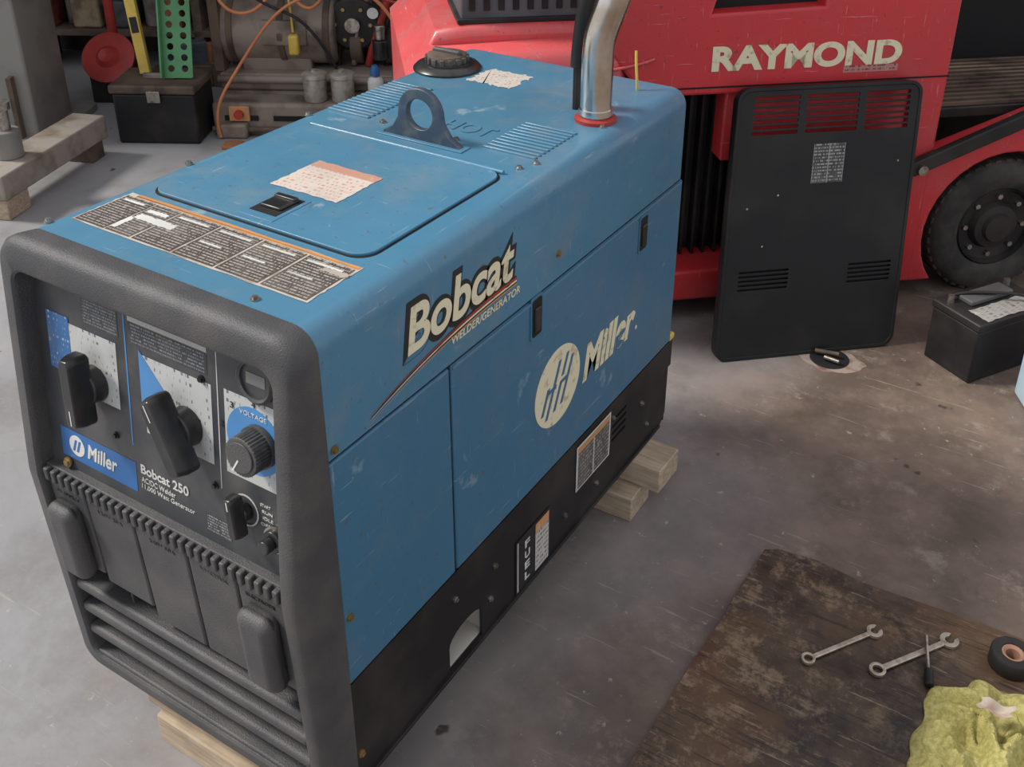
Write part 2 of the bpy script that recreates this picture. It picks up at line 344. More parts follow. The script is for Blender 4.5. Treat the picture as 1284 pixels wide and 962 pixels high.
quad('decal_bare_spot',.415,.150,.456,.160,mat('bare',(.40,.36,.30),.6),w,TOP,z=.0016,rag=.002)
for p in((.018,.062),(.40,.058),(.02,.30),(.46,.585),(.02,.56),(.448,.555),(.47,.78),(.30,.60),(.15,.60)): bolt(TOP,*p,r=.0038,m=ZINC)
for gx0,gx1,gy0,n in((.352,.450,.598,11),(.028,.118,.600,15)):
    for i in range(n):
        y=gy0+.0125*i
        box('louvre_slit',(gx0,y+.0055,-.0005),(gx1,y+.0085,.0006),DARK,w,TOP,bevel=0)
        box('louvre',(gx0,y,-.002),(gx1,y+.0065,.0035),BLUE2,w,TOP,bevel=.0018)
text('embossed_mark','HOT',.24,.635,.335,.675,BLUE2,w,TOP,z=0,th=.0015,off=.02)
quad('fuel_label',.135,.865,.230,.950,label('fuel_top_label',(.54,.51,.46),(.40,.22,.14),9,1,None,scratch=.9,wsc=24,th=.56),w,TOP,z=.0006,rag=.006)
EF=fr((.2545,.57,H),(1,0,0),(0,0,1),(0,-1,0))
out=[(-.078,0),(.078,0),(.074,.006),(.056,.016),(.044,.034)]+[(.042*math.cos(a),.046+.042*math.sin(a)) for a in [math.pi*i/16 for i in range(17)]]+[(-.044,.034),(-.056,.016),(-.074,.006)]
extr('lifting_eye',[out,circ(0,.045,.0255,30)],-.006,.006,EYE,w,EF,bev=.0015)
box('lifting_eye_slot',(.17,.556,0),(.34,.584,.002),BLUE2,w,TOP,bevel=.001)
CF=TOP@Matrix.Translation((.062,.905,0))
lathe('filler_collar',[(0,0),(.066,0),(.066,.004),(.060,.010),(.048,.013),(.048,.016),(0,.016)],BLKG,w,CF)
lathe('fuel_cap',[(0,.032),(.028,.032),(.037,.029),(.040,.024),(.040,.014),(0,.014)],RUST,w,CF)
for i in range(16):
    a=2*math.pi*i/16;box('cap_lobe',(.036,-.004,.014),(.043,.004,.027),PLAST,w,CF@Matrix.Rotation(a,4,'Z'),bevel=.0015)
box('fuel_cap_grip',(-.032,-.006,.028),(.032,.006,.039),PLAST,w,CF,bevel=.004)
ex,ey=.443,.806
XF=TOP@Matrix.Translation((ex,ey,0))
lathe('exhaust_seal',[(.026,.0),(.036,.0),(.036,.006),(.028,.010),(.026,.010)],REDP,w,XF)
tube('exhaust_pipe',[(ex,ey,H-.01),(ex,ey,H+.05),(ex,ey,H+.11),(ex+.002,ey,H+.155),(ex+.022,ey+.005,H+.20),(ex+.034,ey+.008,H+.25)],.027,STEEL,w)
tube('exhaust_clamp',[(ex,ey,H+.012),(ex,ey,H+.022)],.0295,STEEL,w,nurbs=False)
tube('rear_intake_stack',[(ex-.056,ey+.04,H+.075),(ex-.055,ey+.04,H+.11),(ex-.05,ey+.04,H+.17),(ex-.03,ey+.035,H+.24)],.016,BLK,w)
box('intake_stack_stay',(ex-.06,ey+.025,H-.002),(ex-.052,ey+.055,H+.085),BLK,w,bevel=.001)
tube('vent_hose',[(.43,.99,H-.02),(.435,.985,H+.01),(.425,.99,H+.04),(.42,1.0,H+.07)],.0025,YEL,w)
# -------- front bezel
def loop(ax0,az0,ax1,az1,r,yfn):
    return [(x,yfn(x,z),z) for x,z in rrect(ax0,az0,ax1,az1,r,8,14)]
ix0,ix1,iz0,iz1=.019,.477,.034,.712
bx0=-.011
LP=[loop(-.001,0,W+.001,H+.001,.034,lambda x,z:D0+.002),
    loop(bx0+.002,0,W+.002,H+.002,.036,lambda x,z:yf(z)+.020),
    loop(bx0,.001,W+.001,H+.001,.036,lambda x,z:yf(z)+.011),
    loop(bx0+.003,.004,W-.003,H-.004,.035,lambda x,z:yf(z)+.004),
    loop(bx0+.008,.010,W-.009,H-.011,.030,lambda x,z:yf(z)+.0008),
    loop(ix0-.004,iz0-.005,ix1+.006,iz1+.006,.026,lambda x,z:yf(z)),
    loop(ix0-.001,iz0-.001,ix1+.001,iz1+.001,.022,lambda x,z:yf(z)+.003),
    loop(ix0,iz0,ix1,iz1,.020,lambda x,z:yf(z)+.008),
    loop(ix0,iz0,ix1,iz1,.020,lambda x,z:yf(z)+.05)]
vs=[p for l in LP for p in l];n=len(LP[0])
fs=[(a*n+i,a*n+(i+1)%n,(a+1)*n+(i+1)%n,(a+1)*n+i) for a in range(len(LP)-1) for i in range(n)]
mk('front_bezel',vs,fs,PLAST,w,smooth=True)
box('control_panel',(ix0-.004,.385,-.006),(ix1+.004,.718,0),PANELM,w,FR,bevel=0)
box('lower_backing',(ix0-.004,.01,-.055),(ix1+.004,.41,-.05),DARK,w,LO,bevel=0)
plate=label('white_plate',(.50,.52,.51),(.13,.14,.15),10,1,None,scratch=.35,wsc=26,th=.60,rt=.6)
bplate=label('blue_plate',(.035,.14,.35),(.40,.48,.56),10,1,None,scratch=.3,wsc=14,th=.60,rt=.6)
quad('plate_a',.055,.545,.178,.642,plate,w,FR);quad('plate_a_blue',.040,.565,.085,.650,bplate,w,FR,z=.0008)
quad('plate_b',.228,.530,.350,.642,plate,w,FR)
extr('plate_b_blue',[[(.222,.648),(.222,.555),(.262,.53),(.29,.58)]],.0006,.0009,LBLUE,w,FR)
quad('plate_c',.372,.530,.470,.645,plate,w,FR)
extr('dial_blue',[circ(.420,.590,.045,40)],.0006,.0010,LBLUE,w,FR)
for i,c_ in enumerate('1234567'):
    a=math.radians(215-42*i);text('dial_number',c_,.420+.053*math.cos(a)-.003,.590+.050*math.sin(a)-.004,.420+.053*math.cos(a)+.003,.590+.050*math.sin(a)+.004,INK,w,FR,z=.001)
text('dial_word','VOLTAGE',.398,.622,.442,.628,WHITE,w,FR,z=.0012)
quad('divider_a',.196,.50,.1985,.70,LBLUE,w,FR);quad('divider_b',.360,.50,.3615,.70,WHITE,w,FR,z=.0003)
quad('divider_c',.196,.6985,.36,.7005,LBLUE,w,FR,z=.0003)
dkp=(.045,.048,.054)
quad('spec_text_a',.115,.652,.185,.700,label('spec_a',dkp,(.24,.25,.26),11,1,None,scratch=.1,wsc=60),w,FR)
quad('spec_text_b',.205,.652,.345,.680,label('spec_b',dkp,(.24,.25,.26),6,1,None,scratch=.1,wsc=90),w,FR)
quad('spec_label',.205,.683,.345,.697,label('spec_c',(.42,.42,.40),(.25,.25,.25),3,1,None,scratch=.2,wsc=90,th=.56),w,FR)
quad('logo_band',.045,.428,.200,.474,DBLUE,w,FR)
extr('logo_band_disc',[circ(.078,.452,.016,30)],.0006,.0010,WHITE,w,FR)
for q in(-.005,.003): extr('logo_band_bar',[[(.078+q-.004,.443),(.078+q,.443),(.078+q+.006,.461),(.078+q+.002,.461)]],.001,.0014,DBLUE,w,FR)
text('logo_band_text','Miller',.100,.441,.162,.464,WHITE,w,FR,z=.0006,shear=.2,off=.02)
text('model_text','Bobcat 250',.210,.462,.300,.476,WHITE,w,FR,off=.02)
text('model_text_small','AC/DC Welder',.210,.449,.275,.457,WHITE,w,FR)
text('model_text_small','11,000 Watt Generator',.210,.438,.310,.446,WHITE,w,FR)
quad('small_print',.33,.425,.375,.45,label('spec_d',dkp,(.3,.3,.3),6,1,None,scratch=.1,wsc=30),w,FR)
def barknob(x,y,ang,ln,wd,ht,base,name):
    cyl(name+'_hub',(x,y,0),(x,y,ht*.45),base,BLKG,w,FR,r1=base*.9,bevel=.002)
    K=FR@Matrix.Translation((x,y,0))@Matrix.Rotation(ang,4,'Z')
    a=ln/2;b1=wd/2
    pr=rrect(-a,-b1,a,b1,b1*.55,5)
    bt=[(p[0],p[1],ht*.35) for p in pr];tp=[(p[0]*.93,p[1]*.62,ht) for p in pr];mid=[(p[0],p[1]*.9,ht*.7) for p in pr]
    n=len(pr);vs=bt+mid+tp
    fs=[(i,(i+1)%n,n+(i+1)%n,n+i) for i in range(n)]+[(n+i,n+(i+1)%n,2*n+(i+1)%n,2*n+i) for i in range(n)]+[tuple(range(n))[::-1],tuple(range(2*n,3*n))]
    mk(name+'_handle',vs,fs,BLKG,w,K,smooth=True,bevel=.002)
    quad(name+'_pointer',-a*.88,-.001,-a*.45,.001,WHITE,w,K,z=ht+.0004)
barknob(.132,.570,math.radians(95),.100,.032,.044,.026,'range_knob')
barknob(.306,.570,math.radians(-60),.106,.034,.046,.027,'process_knob')
barknob(.402,.486,math.radians(-80),.056,.020,.028,.013,'engine_switch')
K=FR@Matrix.Translation((.430,.588,0))
KNG=mat('knob_grey',(.05,.05,.052),.4,col2=(.10,.098,.095),scale=40)
pr=[]
for i in range(72):
    rr=.0245+(.0012 if i%2 else 0);t=2*math.pi*i/72;pr.append((rr*math.cos(t),rr*math.sin(t)))
extr('fine_control_knob',[pr],.006,.032,KNG,w,K,bev=.001)
cyl('fine_control_base',(0,0,0),(0,0,.008),.028,KNG,w,K);cyl('fine_control_cap',(0,0,.032),(0,0,.034),.020,PLAST,w,K,bevel=.001)
quad('fine_control_pointer',-.024,-.0012,-.004,.0012,WHITE,w,K@Matrix.Rotation(math.radians(60),4,'Z'),z=.0344)
K=FR@Matrix.Translation((.430,.677,0))
lathe('hour_meter_ring',[(.022,.0),(.030,.0),(.030,.007),(.026,.010),(.023,.008),(.023,.003)],KNG,w,K)
cyl('hour_meter_face',(0,0,0),(0,0,.005),.0235,PANELM,w,K);quad('hour_meter_window',-.015,-.007,.015,.008,mat('lcd',(.18,.19,.17),.3),w,K,z=.0055)
K=FR@Matrix.Translation((.452,.465,0))
cyl('push_button_collar',(0,0,0),(0,0,.010),.015,BLKG,w,K,bevel=.002);cyl('push_button',(0,0,.010),(0,0,.024),.009,BLKG,w,K,bevel=.002);lathe('push_button_nut',[(.015,.001),(.018,.001),(.018,.004),(.015,.004)],ZINC,w,K)
K=FR@Matrix.Translation((.402,.486,0));lathe('switch_ring',[(.020,.0006),(.022,.0006),(.022,.0014),(.020,.0014)],WHITE,w,K)
for s_,x,y in(('START',.427,.503),('RUN',.430,.494),('IDLE',.431,.485),('OFF',.427,.476)): text('switch_text',s_,x,y,x+.017,y+.004,WHITE,w,FR)
for p in((.165,.502),(.215,.707),(.35,.50),(.335,.645),(.06,.695)): bolt(FR,*p,r=.0035,m=BLKG)
bolt(FR,.058,.420,.003,r=.005)
box('receptacle_housing',(ix0,.215,-.05),(ix1,.398,-.026),PLAST,w,LO,bevel=.003)
for i,(a,c_,zb,zt_) in enumerate(((.022,.098,.235,.392),(.101,.198,.224,.392),(.201,.300,.205,.392),(.303,.390,.205,.392),(.393,.473,.225,.392))):
    box('receptacle_door_%d'%(i+1),(a,zb,-.030),(c_,zt_,-.010),PLAST,w,LO,bevel=.004)
for a,c_ in((.030,.086),(.403,.462)):
    box('outlet_hood',(a,.228,-.016),(c_,.360,.016),PLAST,w,LO,bevel=.018,bseg=6)
for i in range(30):
    x=.024+.0151*i
    box('hinge_tooth',(x,.388,-.030),(x+.0095,.409,-.004),PLAST,w,LO,bevel=.0025)
box('hinge_shelf',(ix0,.396,-.05),(ix1,.410,-.014),PLAST,w,LO,bevel=.002)
for x,s_ in((.125,'120V 20A'),(.228,'240V 50A'),(.325,'WORK'),(.407,'ELECTRODE'),(.036,'SUPPLY')): text('door_emboss',s_,x,.368,x+.05,.374,BLKG,w,LO,z=-.0102,th=.001)
for z in(.178,.130,.082):
    box('grille_bar',(ix0-.002,z-.008,-.046),(ix1+.002,z+.010,-.004),PLAST,w,LO,bevel=.007,bseg=4)
for x in(.245,.40,.13): box('grille_rib',(x,.04,-.045),(x+.004,.205,-.02),PLAST,w,LO,bevel=.001)
box('grille_sill',(ix0-.002,.03,-.05),(ix1+.002,.040,-.004),PLAST,w,LO,bevel=.003)
# ================================================================ blocks under
def lumber(name,lo,hi,rot=0):
    c=Vector(((lo[0]+hi[0])/2,(lo[1]+hi[1])/2,0))
    T=Matrix.Translation(c)@Matrix.Rotation(rot,4,'Z')@Matrix.Translation(-c)
    return box(name,lo,hi,WOOD,None,T,bevel=.003)
lumber('lumber_block',(.02,.845,-.12),(.535,.935,-.0615),.02)
lumber('lumber_block.001',(.05,.90,-.0605),(.575,.99,-.0045),-.02)
lumber('lumber_block.002',(.12,.0,-.12),(.60,.09,-.0615),.0)
lumber('lumber_block.003',(.09,.015,-.0605),(.45,.105,-.0045),.03)
# ================================================================ floor / walls
ct,st=math.cos(.5336),math.sin(.5336)
BG=fr((0,0,0),(ct,st,0),(-st,ct,0),(0,0,1))
box('floor',(-5,-4,-.22),(5,6.5,-.12),CON,None,bevel=0)
box('wall_back',(-3.4,3.75,-.12),(4.2,3.85,2.9),WALL,None,BG,bevel=0)
box('wall_left_shade',(-3.5,2.6,-.12),(-3.4,3.85,2.9),WALL,None,BG,bevel=0)  # unseen side wall, added to cut sky light from the background
box('ceiling_rear_shade',(-3.5,2.6,2.9),(4.3,3.85,3.0),WALL,None,BG,bevel=0)  # unseen rear strip of ceiling, added to darken the background
d=empty('floor_anchor',(.697,1.673,-.12))
DF=Matrix.Translation((.700,1.676,-.12))
lathe('anchor_hole',[(0,.0008),(.04,.0008),(.05,.0012),(.052,.0)],DARK,d,DF,seg=24)
rag=[(.085*math.cos(t)*(1+.25*noise.noise(Vector((t*2,1,0)))),.06*math.sin(t)*(1+.3*noise.noise(Vector((t*2,5,0))))) for t in [2*math.pi*i/30 for i in range(30)]]
extr('broken_patch',[rag],.0001,.0006,mat('patch',(.30,.24,.20),.9,col2=(.18,.10,.07),scale=30),d,DF)
tube('anchor_bolt',[(-.04,.0,.012),(.02,.01,.014)],.006,RUST,d,DF,nurbs=False)
tube('anchor_bolt_b',[(-.01,-.015,.01),(.03,-.02,.011)],.006,ZINC,d,DF,nurbs=False)
# ================================================================ plywood + tools
ply=[(.784,-.1),(1.6,-.1),(1.6,.93),(1.42,.925),(1.3,.942),(1.18,.938),(1.0,.925),(.90,.936),(.86,.930),(.825,.925),(.803,.910),(.802,.86),(.797,.80),(.799,.70),(.792,.6),(.787,.35)]
extr('plywood_sheet',[ply],-.1199,-.108,PLY,None)
ZT=-.108
def wrench(name,p,q,wd):
    p=Vector(p);q=Vector(q);d=(q-p);ln=d.length;d.normalize()
    e=empty(name,((p.x+q.x)/2,(p.y+q.y)/2,ZT))
    F=fr((p.x,p.y,ZT+.0005),(d.x,d.y,0),(-d.y,d.x,0),(0,0,1))
    R=wd
    extr('ring_end',[circ(0,0,R,30),circ(0,0,R*.60,12)],.001,.008,TOOLST,e,F,bev=.001)
    box('shank',(R*.8,-R*.38,.002),(ln-R*.7,R*.38,.0065),TOOLST,e,F,bevel=.0015)
    a=.25
    arc=[(ln+R*1.15*math.cos(t),R*1.15*math.sin(t)) for t in [a+.42+(2*math.pi-.84)*i/24 for i in range(25)]]
    inn=[(ln+R*.55*math.cos(t),R*.55*math.sin(t)) for t in [a+2*math.pi-.75-(2*math.pi-1.5)*i/12 for i in range(13)]]
    extr('open_end',[arc+inn],.0005,.0075,TOOLST,e,F,bev=.0007)
wrench('combination_wrench',(.963,.690),(1.046,.812),.0125)
wrench('combination_wrench',(1.073,.730),(1.166,.862),.0145)
s=empty('screwdriver',(1.14,.79,ZT))
cyl('shaft',(1.129,.840,ZT+.0155),(1.149,.772,ZT+.010),.003,ZINC,s)
cyl('handle',(1.149,.772,ZT+.010),(1.158,.740,ZT+.008),.0075,BLK,s,bevel=.002)
t_=empty('tape_roll',(1.268,.868,ZT));TF=Matrix.Translation((1.268,.868,ZT))
lathe('tape_body',[(.020,.0),(.036,.0),(.037,.002),(.037,.028),(.035,.031),(.020,.031),(.019,.028),(.019,.002),(.020,0)],BLK,t_,TF)
lathe('tape_core',[(.012,.0),(.019,.0),(.019,.029),(.016,.030),(.012,.026),(.012,0)],mat('core',(.4,.22,.15),.7),t_,TF)
N=110;vs=[];fs=[]
CY=mat('yellow_terry',(.56,.50,.19),.95,col2=(.40,.36,.11),scale=120,lo=.4,hi=.6,bump=1,bscale=420)
for j in range(N+1):
    for i in range(N+1):
        u=i/N*2-1;v=j/N*2-1
        rr=math.hypot(u,v);mx=max(abs(u),abs(v))
        k=mx/rr if rr>1e-6 else 1
        x=u*k;y=v*k
        th=math.atan2(y,x);R=math.hypot(x,y)
        out=1+.30*noise.noise(Vector((math.cos(th)*2.2,math.sin(th)*2.2,3)))
        X=x*.118*out;Y=y*.150*out
        P=Vector((X*13,Y*13,1.3))
        rid=1-abs(noise.noise(P))*3.2
        rid2=1-abs(noise.noise(P*2.1+Vector((4,4,4))))*2.8
        h=(1-R**4)*(.016+.042*max(0,rid)+.016*max(0,rid2))+.002
        X+=.016*noise.noise(P+Vector((9,0,0)));Y+=.016*noise.noise(P+Vector((0,9,0)))
        vs.append((1.265+X,.648+Y,ZT+h))
for j in range(N):
    for i in range(N):
        a=j*(N+1)+i;fs.append((a,a+1,a+N+2,a+N+1))
cl=mk('cleaning_rag',vs,fs,CY,None,smooth=True);sd=cl.modifiers.new('s','SOLIDIFY');sd.thickness=.002;sd.offset=1
vs=[];fs=[]
for j in range(9):
    for i in range(13):
        x=i/12;y=j/8;vs.append((1.236+.050*x+.004*math.sin(y*9),.678+.026*y+.008*x,-.043+.005*math.sin(x*7)+.004*math.cos(y*6)))
for j in range(8):
    for i in range(12): a=j*13+i;fs.append((a,a+1,a+14,a+13))
mk('paper_scrap',vs,fs,mat('paper',(.52,.44,.37),.8,col2=(.42,.28,.22),scale=40),None,smooth=True)
# ================================================================ battery & jug
bt=empty('car_battery',(1.01,1.87,-.12))
bx=Vector((.85,-.527,0)).normalized();by=Vector((.527,.85,0)).normalized()
BF=fr((.904,1.825,-.12),bx,by,(0,0,1))
box('case',(0,0,0),(.150,.25,.150),BLK,bt,BF,bevel=.006)
box('case_lid',(-.004,-.004,.150),(.154,.254,.172),BLK,bt,BF,bevel=.005)
box('vent_caps',(.025,.05,.172),(.075,.20,.186),mat('battery_grey',(.10,.10,.10),.6),bt,BF,bevel=.004)
quad('battery_label',.085,.03,.145,.22,label('batt',(.34,.33,.30),(.12,.12,.12),9,1,None,scratch=.8,wsc=24,th=.55),bt,BF,z=.1726,rag=.003)
for yy in(.025,.225): cyl('terminal',(.03,yy,.172),(.03,yy,.190),.009,ZINC,bt,BF,r1=.008)
tube('carry_handle',[(.02,.03,.174),(.02,.03,.19),(.06,.125,.195),(.13,.22,.19),(.13,.22,.174)],.004,BLK,bt,BF)
jg=empty('plastic_jug',(1.23,1.79,-.12))
JF=Matrix.Translation((1.230,1.765,-.12))@Matrix.Rotation(.5,4,'Z')
extr('jug_body',[rrect(-.08,-.06,.08,.06,.02)],0,.17,PBL,jg,JF,bev=.008)
lathe('jug_neck',[(.05,.165),(.035,.19),(.02,.2),(.02,.215),(0,.215)],PBL,jg,JF);cyl('jug_cap',(0,0,.205),(0,0,.23),.024,WHITE,jg,JF)
# ================================================================ FORKLIFT
wc=Vector((.942,2.235,0));dr=Vector((.744,.668,0)).normalized();nb=Vector((-dr.y,dr.x,0))
FK=fr(wc,dr,nb,(0,0,1));FS=fr(wc,dr,(0,0,1),-nb)
fk=empty('forklift_truck',tuple(wc+Vector((0,0,-.12))))
wcx,wcz=.050,.085
arch=[(wcx+.235*math.cos(a),wcz+.235*math.sin(a)) for a in [math.radians(218-218*i/20) for i in range(21)]]
body=[(-1.02,.53),(-.29,.53),(-.29,-.06),(-.20,-.06),(-.20,1.25),(-1.10,1.25),(-1.12,.66)]
win=[(-.86,.735),(-.57,.745),(-.57,.95),(-.80,.95)]
extr('side_body',[body,win],-.45,0,RED,fk,FS,bev=.008)
extr('fender',[[(-.21,-.06)]+arch+[(.60,.085),(.60,.61),(-.21,.32)]],-.07,-.001,RED,fk,FS,bev=.006)
box('window_dark_sheet',(-.9,.05,.70),(-.5,.08,1.0),DARK,fk,FK,bevel=0)  # black sheet painting in the dark seen through the opening
extr('hood',[[(-1.60,.30),(-1.06,.30),(-1.06,.66),(-1.20,.665),(-1.54,.655),(-1.60,.60)]],-.75,0,REDH,fk,FS,bev=.045)
extr('hood_ridge',[[(-1.55,.64),(-1.08,.64),(-1.08,.69),(-1.18,.70),(-1.44,.70),(-1.52,.69)]],-.72,-.10,REDH,fk,FS,bev=.025)
tube('hood_seam',[(-1.57,-.004,.60),(-1.3,-.006,.585),(-1.08,-.004,.60),(-1.0,-.003,.63)],.004,REDH,fk,FK)
box('base_frame',(-1.5,-.0,-.06),(-.29,.35,.03),RED,fk,FK,bevel=.008)
box('compartment_back',(-1.5,.14,.0),(-.29,.40,.56),BLK,fk,FK,bevel=0)
for i in range(26): box('cooling_fin',(-1.16+.033*i,.10,.03),(-1.152+.033*i,.14,.53),BLK,fk,FK,bevel=.001)
box('compartment_crossbar',(-.80,.02,.34),(-.29,.09,.55),RED,fk,FK,bevel=.006)
box('body_seam',(-1.05,-.002,.548),(-.20,.004,.552),DARK,fk,FK,bevel=0)
text('maker_lettering','RAYMOND',-.852,.590,-.345,.655,CREAM,fk,FS,z=.0008,off=.045)
quad('small_tag',-.50,.572,-.35,.590,label('tag',(.5,.2,.18),(.15,.05,.05),2,1,None,wsc=20),fk,FS,z=.001)
box('step_tread',(-.18,.08,.40),(.7,.5,.43),BLK,fk,FK,bevel=.004)
for i in range(12): box('step_rib',(-.17,.09+.033*i,.43),(.7,.103+.033*i,.442),RUST,fk,FK,bevel=.002)
extr('rail',[[(-.30,.285),(-.27,.32),(.15,.49),(.6,.66),(.6,.61),(.15,.445),(-.26,.28)]],.004,.03,BLK,fk,FS,bev=.004)
cyl('rail_pin',(-.245,.30,.03),(-.245,.30,.04),.014,ZINC,fk,FS)
box('cab_shade_slab',(-.18,.5,.40),(.9,.6,1.4),DARK,fk,FK,bevel=0)  # black slab stands in for the shade inside the cab
box('chassis',(-1.5,.40,.0),(.75,1.0,.40),BLK,fk,FK,bevel=.01)
WF=FS@Matrix.Translation((wcx,wcz,0))
lathe('tyre',[(.120,-.15),(.185,-.15),(.203,-.135),(.205,-.08),(.203,-.025),(.190,-.008),(.165,-.002),(.135,-.004),(.120,-.015),(.118,-.05)],RUB,fk,WF,seg=64)
lathe('rim',[(.120,-.02),(.115,-.012),(.108,-.03),(.075,-.035),(.065,-.015),(.045,-.012),(.040,.0),(.0,.002)],BLK,fk,WF,seg=48)
for i in range(8):
    a=2*math.pi*i/8;cyl('lug_nut',(.09*math.cos(a),.09*math.sin(a),-.034),(.09*math.cos(a),.09*math.sin(a),-.022),.008,ZINC,fk,WF,seg=6)
for i in range(40):
    a=2*math.pi*i/40
    R=Matrix.Rotation(a,4,'Z')
    box('tread_lug',(.196,-.009,-.14),(.2065,.009,-.02),RUB,fk,WF@R,bevel=.002)
cyl('axle',(0,0,-.3),(0,0,-.05),.06,BLK,fk,WF)
CBF=FK@Matrix.Translation((-1.295,.16,.70))
box('charger_case',(-.16,-.03,.004),(.16,.19,.26),mat('charger_grey',(.10,.11,.12),.5),fk,CBF,bevel=.008)
for i in range(8): box('charger_fin',(-.14+.036*i,-.034,.03),(-.125+.036*i,-.028,.24),BLK,fk,CBF,bevel=.001)
box('charger_foot',(-.17,-.04,0),(.17,.2,.012),BLK,fk,CBF,bevel=.002)
# leaning cover panel
up=Vector((-.097+.026,.211-.030,.677));PHt=up.length;upn=up.normalized();zn=dr.cross(upn).normalized()
PF=fr((.451,1.496,-.12),dr,upn,zn)
pn=empty('vented_cover_panel',(.62,1.70,-.12))
PWd=.498
PB=mat('panel_black',(.009,.009,.010),.42,col2=(.020,.018,.017),scale=5,spec=.3)
slots=[]
for g0,g1 in((.045,.165),(.185,.325),(.345,.465)):
    for i in range(7): slots.append(rrect(g0,.585+.0145*i,g1,.594+.0145*i,.003,3))
for g0,g1 in((.045,.180),(.345,.465)):
    for i in range(5): slots.append(rrect(g0,.185+.0115*i,g1,.190+.0115*i,.002,3))
extr('panel_face',[rrect(0,0,PWd,PHt,.035,8)]+slots,-.003,.002,PB,pn,PF,bev=.001)
box('panel_dark_backing',(.02,.15,-.02),(PWd-.02,.28,-.008),DARK,pn,PF,bevel=0)  # black sheet added behind the lower slots to make them dark
extr('panel_rim',[rrect(0,0,PWd,PHt,.035,8),rrect(.010,.010,PWd-.010,PHt-.010,.027,8)],-.030,.004,PB,pn,PF,bev=.002)
quad('spec_plate',.215,.455,.300,.555,label('plate_s',(.04,.04,.04),(.34,.34,.32),12,2,None,edge=(.3,.3,.3),scratch=.3,wsc=22),pn,PF,z=.003)
for p in((.05,.40),(.13,.43),(.10,.30),(.45,.5)): cyl('rivet',(p[0],p[1],.002),(p[0],p[1],.0035),.0025,ZINC,pn,PF,seg=12)
# ================================================================ BACKGROUND CLUTTER
po=empty('steel_post',tuple(BG@Vector((-1.4,2.65,-.12))))
box('post_column',(-1.60,2.5,-.10),(-1.23,2.8,2.0),GREY,po,BG,bevel=.01)
box('post_base',(-1.68,2.46,-.12),(-1.17,2.9,-.09),GREY,po,BG,bevel=.005)
box('post_gusset',(-1.30,2.47,-.09),(-1.28,2.51,.15),RUST,po,BG,bevel=.003)
hb=empty('hoist_leg',tuple(BG@Vector((-1.05,2.1,-.12))))
HF=BG@Matrix.Translation((-1.09,1.83,0))@Matrix.Rotation(-.17,4,'Z')
box('leg_beam',(-.065,0,-.05),(.065,.60,.035),mat('beige_metal',(.30,.27,.235),.6,col2=(.17,.13,.09),scale=9),hb,HF,bevel=.006)
box('leg_block',(-.06,.005,-.12),(.06,.12,-.05),WOOD,hb,HF,bevel=.004)
box('leg_rear_block',(-.05,.5,-.12),(.05,.58,-.05),RUST,hb,HF,bevel=.004)
cyl('jack_body',(-.02,.17,.035),(-.02,.17,.13),.045,GREY,hb,HF,bevel=.004);cyl('jack_ram',(-.02,.17,.13),(-.02,.17,.22),.022,ZINC,hb,HF);tube('jack_lever',[(-.02,.17,.15),(-.12,.15,.2),(-.22,.14,.22)],.012,ZINC,hb,HF)
cyl('jack_cap',(-.02,.17,.2),(-.02,.17,.225),.032,ZINC,hb,HF)
bb=empty('tool_box',tuple(BG@Vector((-.79,2.6,-.12))))
box('box_body',(-.937,2.52,-.12),(-.625,2.74,.08),BLK,bb,BG,bevel=.01)
box('box_lid',(-.945,2.512,.08),(-.620,2.748,.115),RUST,bb,BG,bevel=.008)
box('box_clasp',(-.80,2.505,.05),(-.75,2.514,.095),ZINC,bb,BG,bevel=.002)
box('lid_handle',(-.84,2.60,.115),(-.72,2.62,.135),IRON,bb,BG,bevel=.004)
gb=empty('slotted_bracket',tuple(BG@Vector((-.70,2.62,.115))))
GF=BG@Matrix.Translation((-.70,2.60,.120))@fr((0,0,0),(1,0,.0),(0,.25,1),(0,-1,.25))
holes=[circ(-.026+.052*(i%2),.035+.040*(i//2),.013,12) for i in range(22)]
extr('bracket_plate',[rrect(-.055,0,.055,.50,.008)]+holes,0,.006,GREEN,gb,GF)
box('bracket_flange',(-.060,0,.0),(-.053,.50,.035),GREEN,gb,GF,bevel=.001)
yl=empty('spirit_level',tuple(BG@Vector((-.86,2.64,.115))))
YF=BG@Matrix.Translation((-.84,2.64,.120))@Matrix.Rotation(-.14,4,'X')@Matrix.Rotation(-.12,4,'Y')
box('level_body',(-.020,-.012,0.004),(.020,.012,.40),YEL,yl,YF,bevel=.003);box('level_vial',(-.014,-.014,.16),(.014,-.010,.22),BLK,yl,YF,bevel=.002);box('level_end',(-.024,-.014,.34),(.024,.014,.405),BLK,yl,YF,bevel=.002)
rr_=empty('air_hose_reel',tuple(BG@Vector((-1.10,3.0,-.12))))
RFm=BG@Matrix.Translation((-1.13,3.0,.07))@fr((0,0,0),(1,0,0),(0,.6,.8),(0,-.8,.6))
lathe('reel_disc',[(0,.03),(.03,.04),(.05,.02),(.09,.022),(.11,.015),(.11,0),(0,0)],REDP,rr_,RFm);lathe('reel_disc_back',[(0,-.06),(.11,-.06),(.11,-.07),(0,-.07)],REDP,rr_,RFm);lathe('reel_hose',[(.05,-.055),(.10,-.055),(.10,-.002),(.05,-.002)],BLK,rr_,RFm)
box('reel_stand',(-1.22,2.98,-.12),(-1.04,3.10,.02),BLK,rr_,BG,bevel=.005)
tube('reel_pipe',[(-1.14,3.10,-.12),(-1.14,3.10,.3),(-1.16,3.10,.7)],.020,REDP,rr_,BG,nurbs=False)
tube('reel_pipe_b',[(-1.04,3.06,-.12),(-1.02,3.06,.3),(-1.0,3.06,.6)],.014,BLK,rr_,BG,nurbs=False)
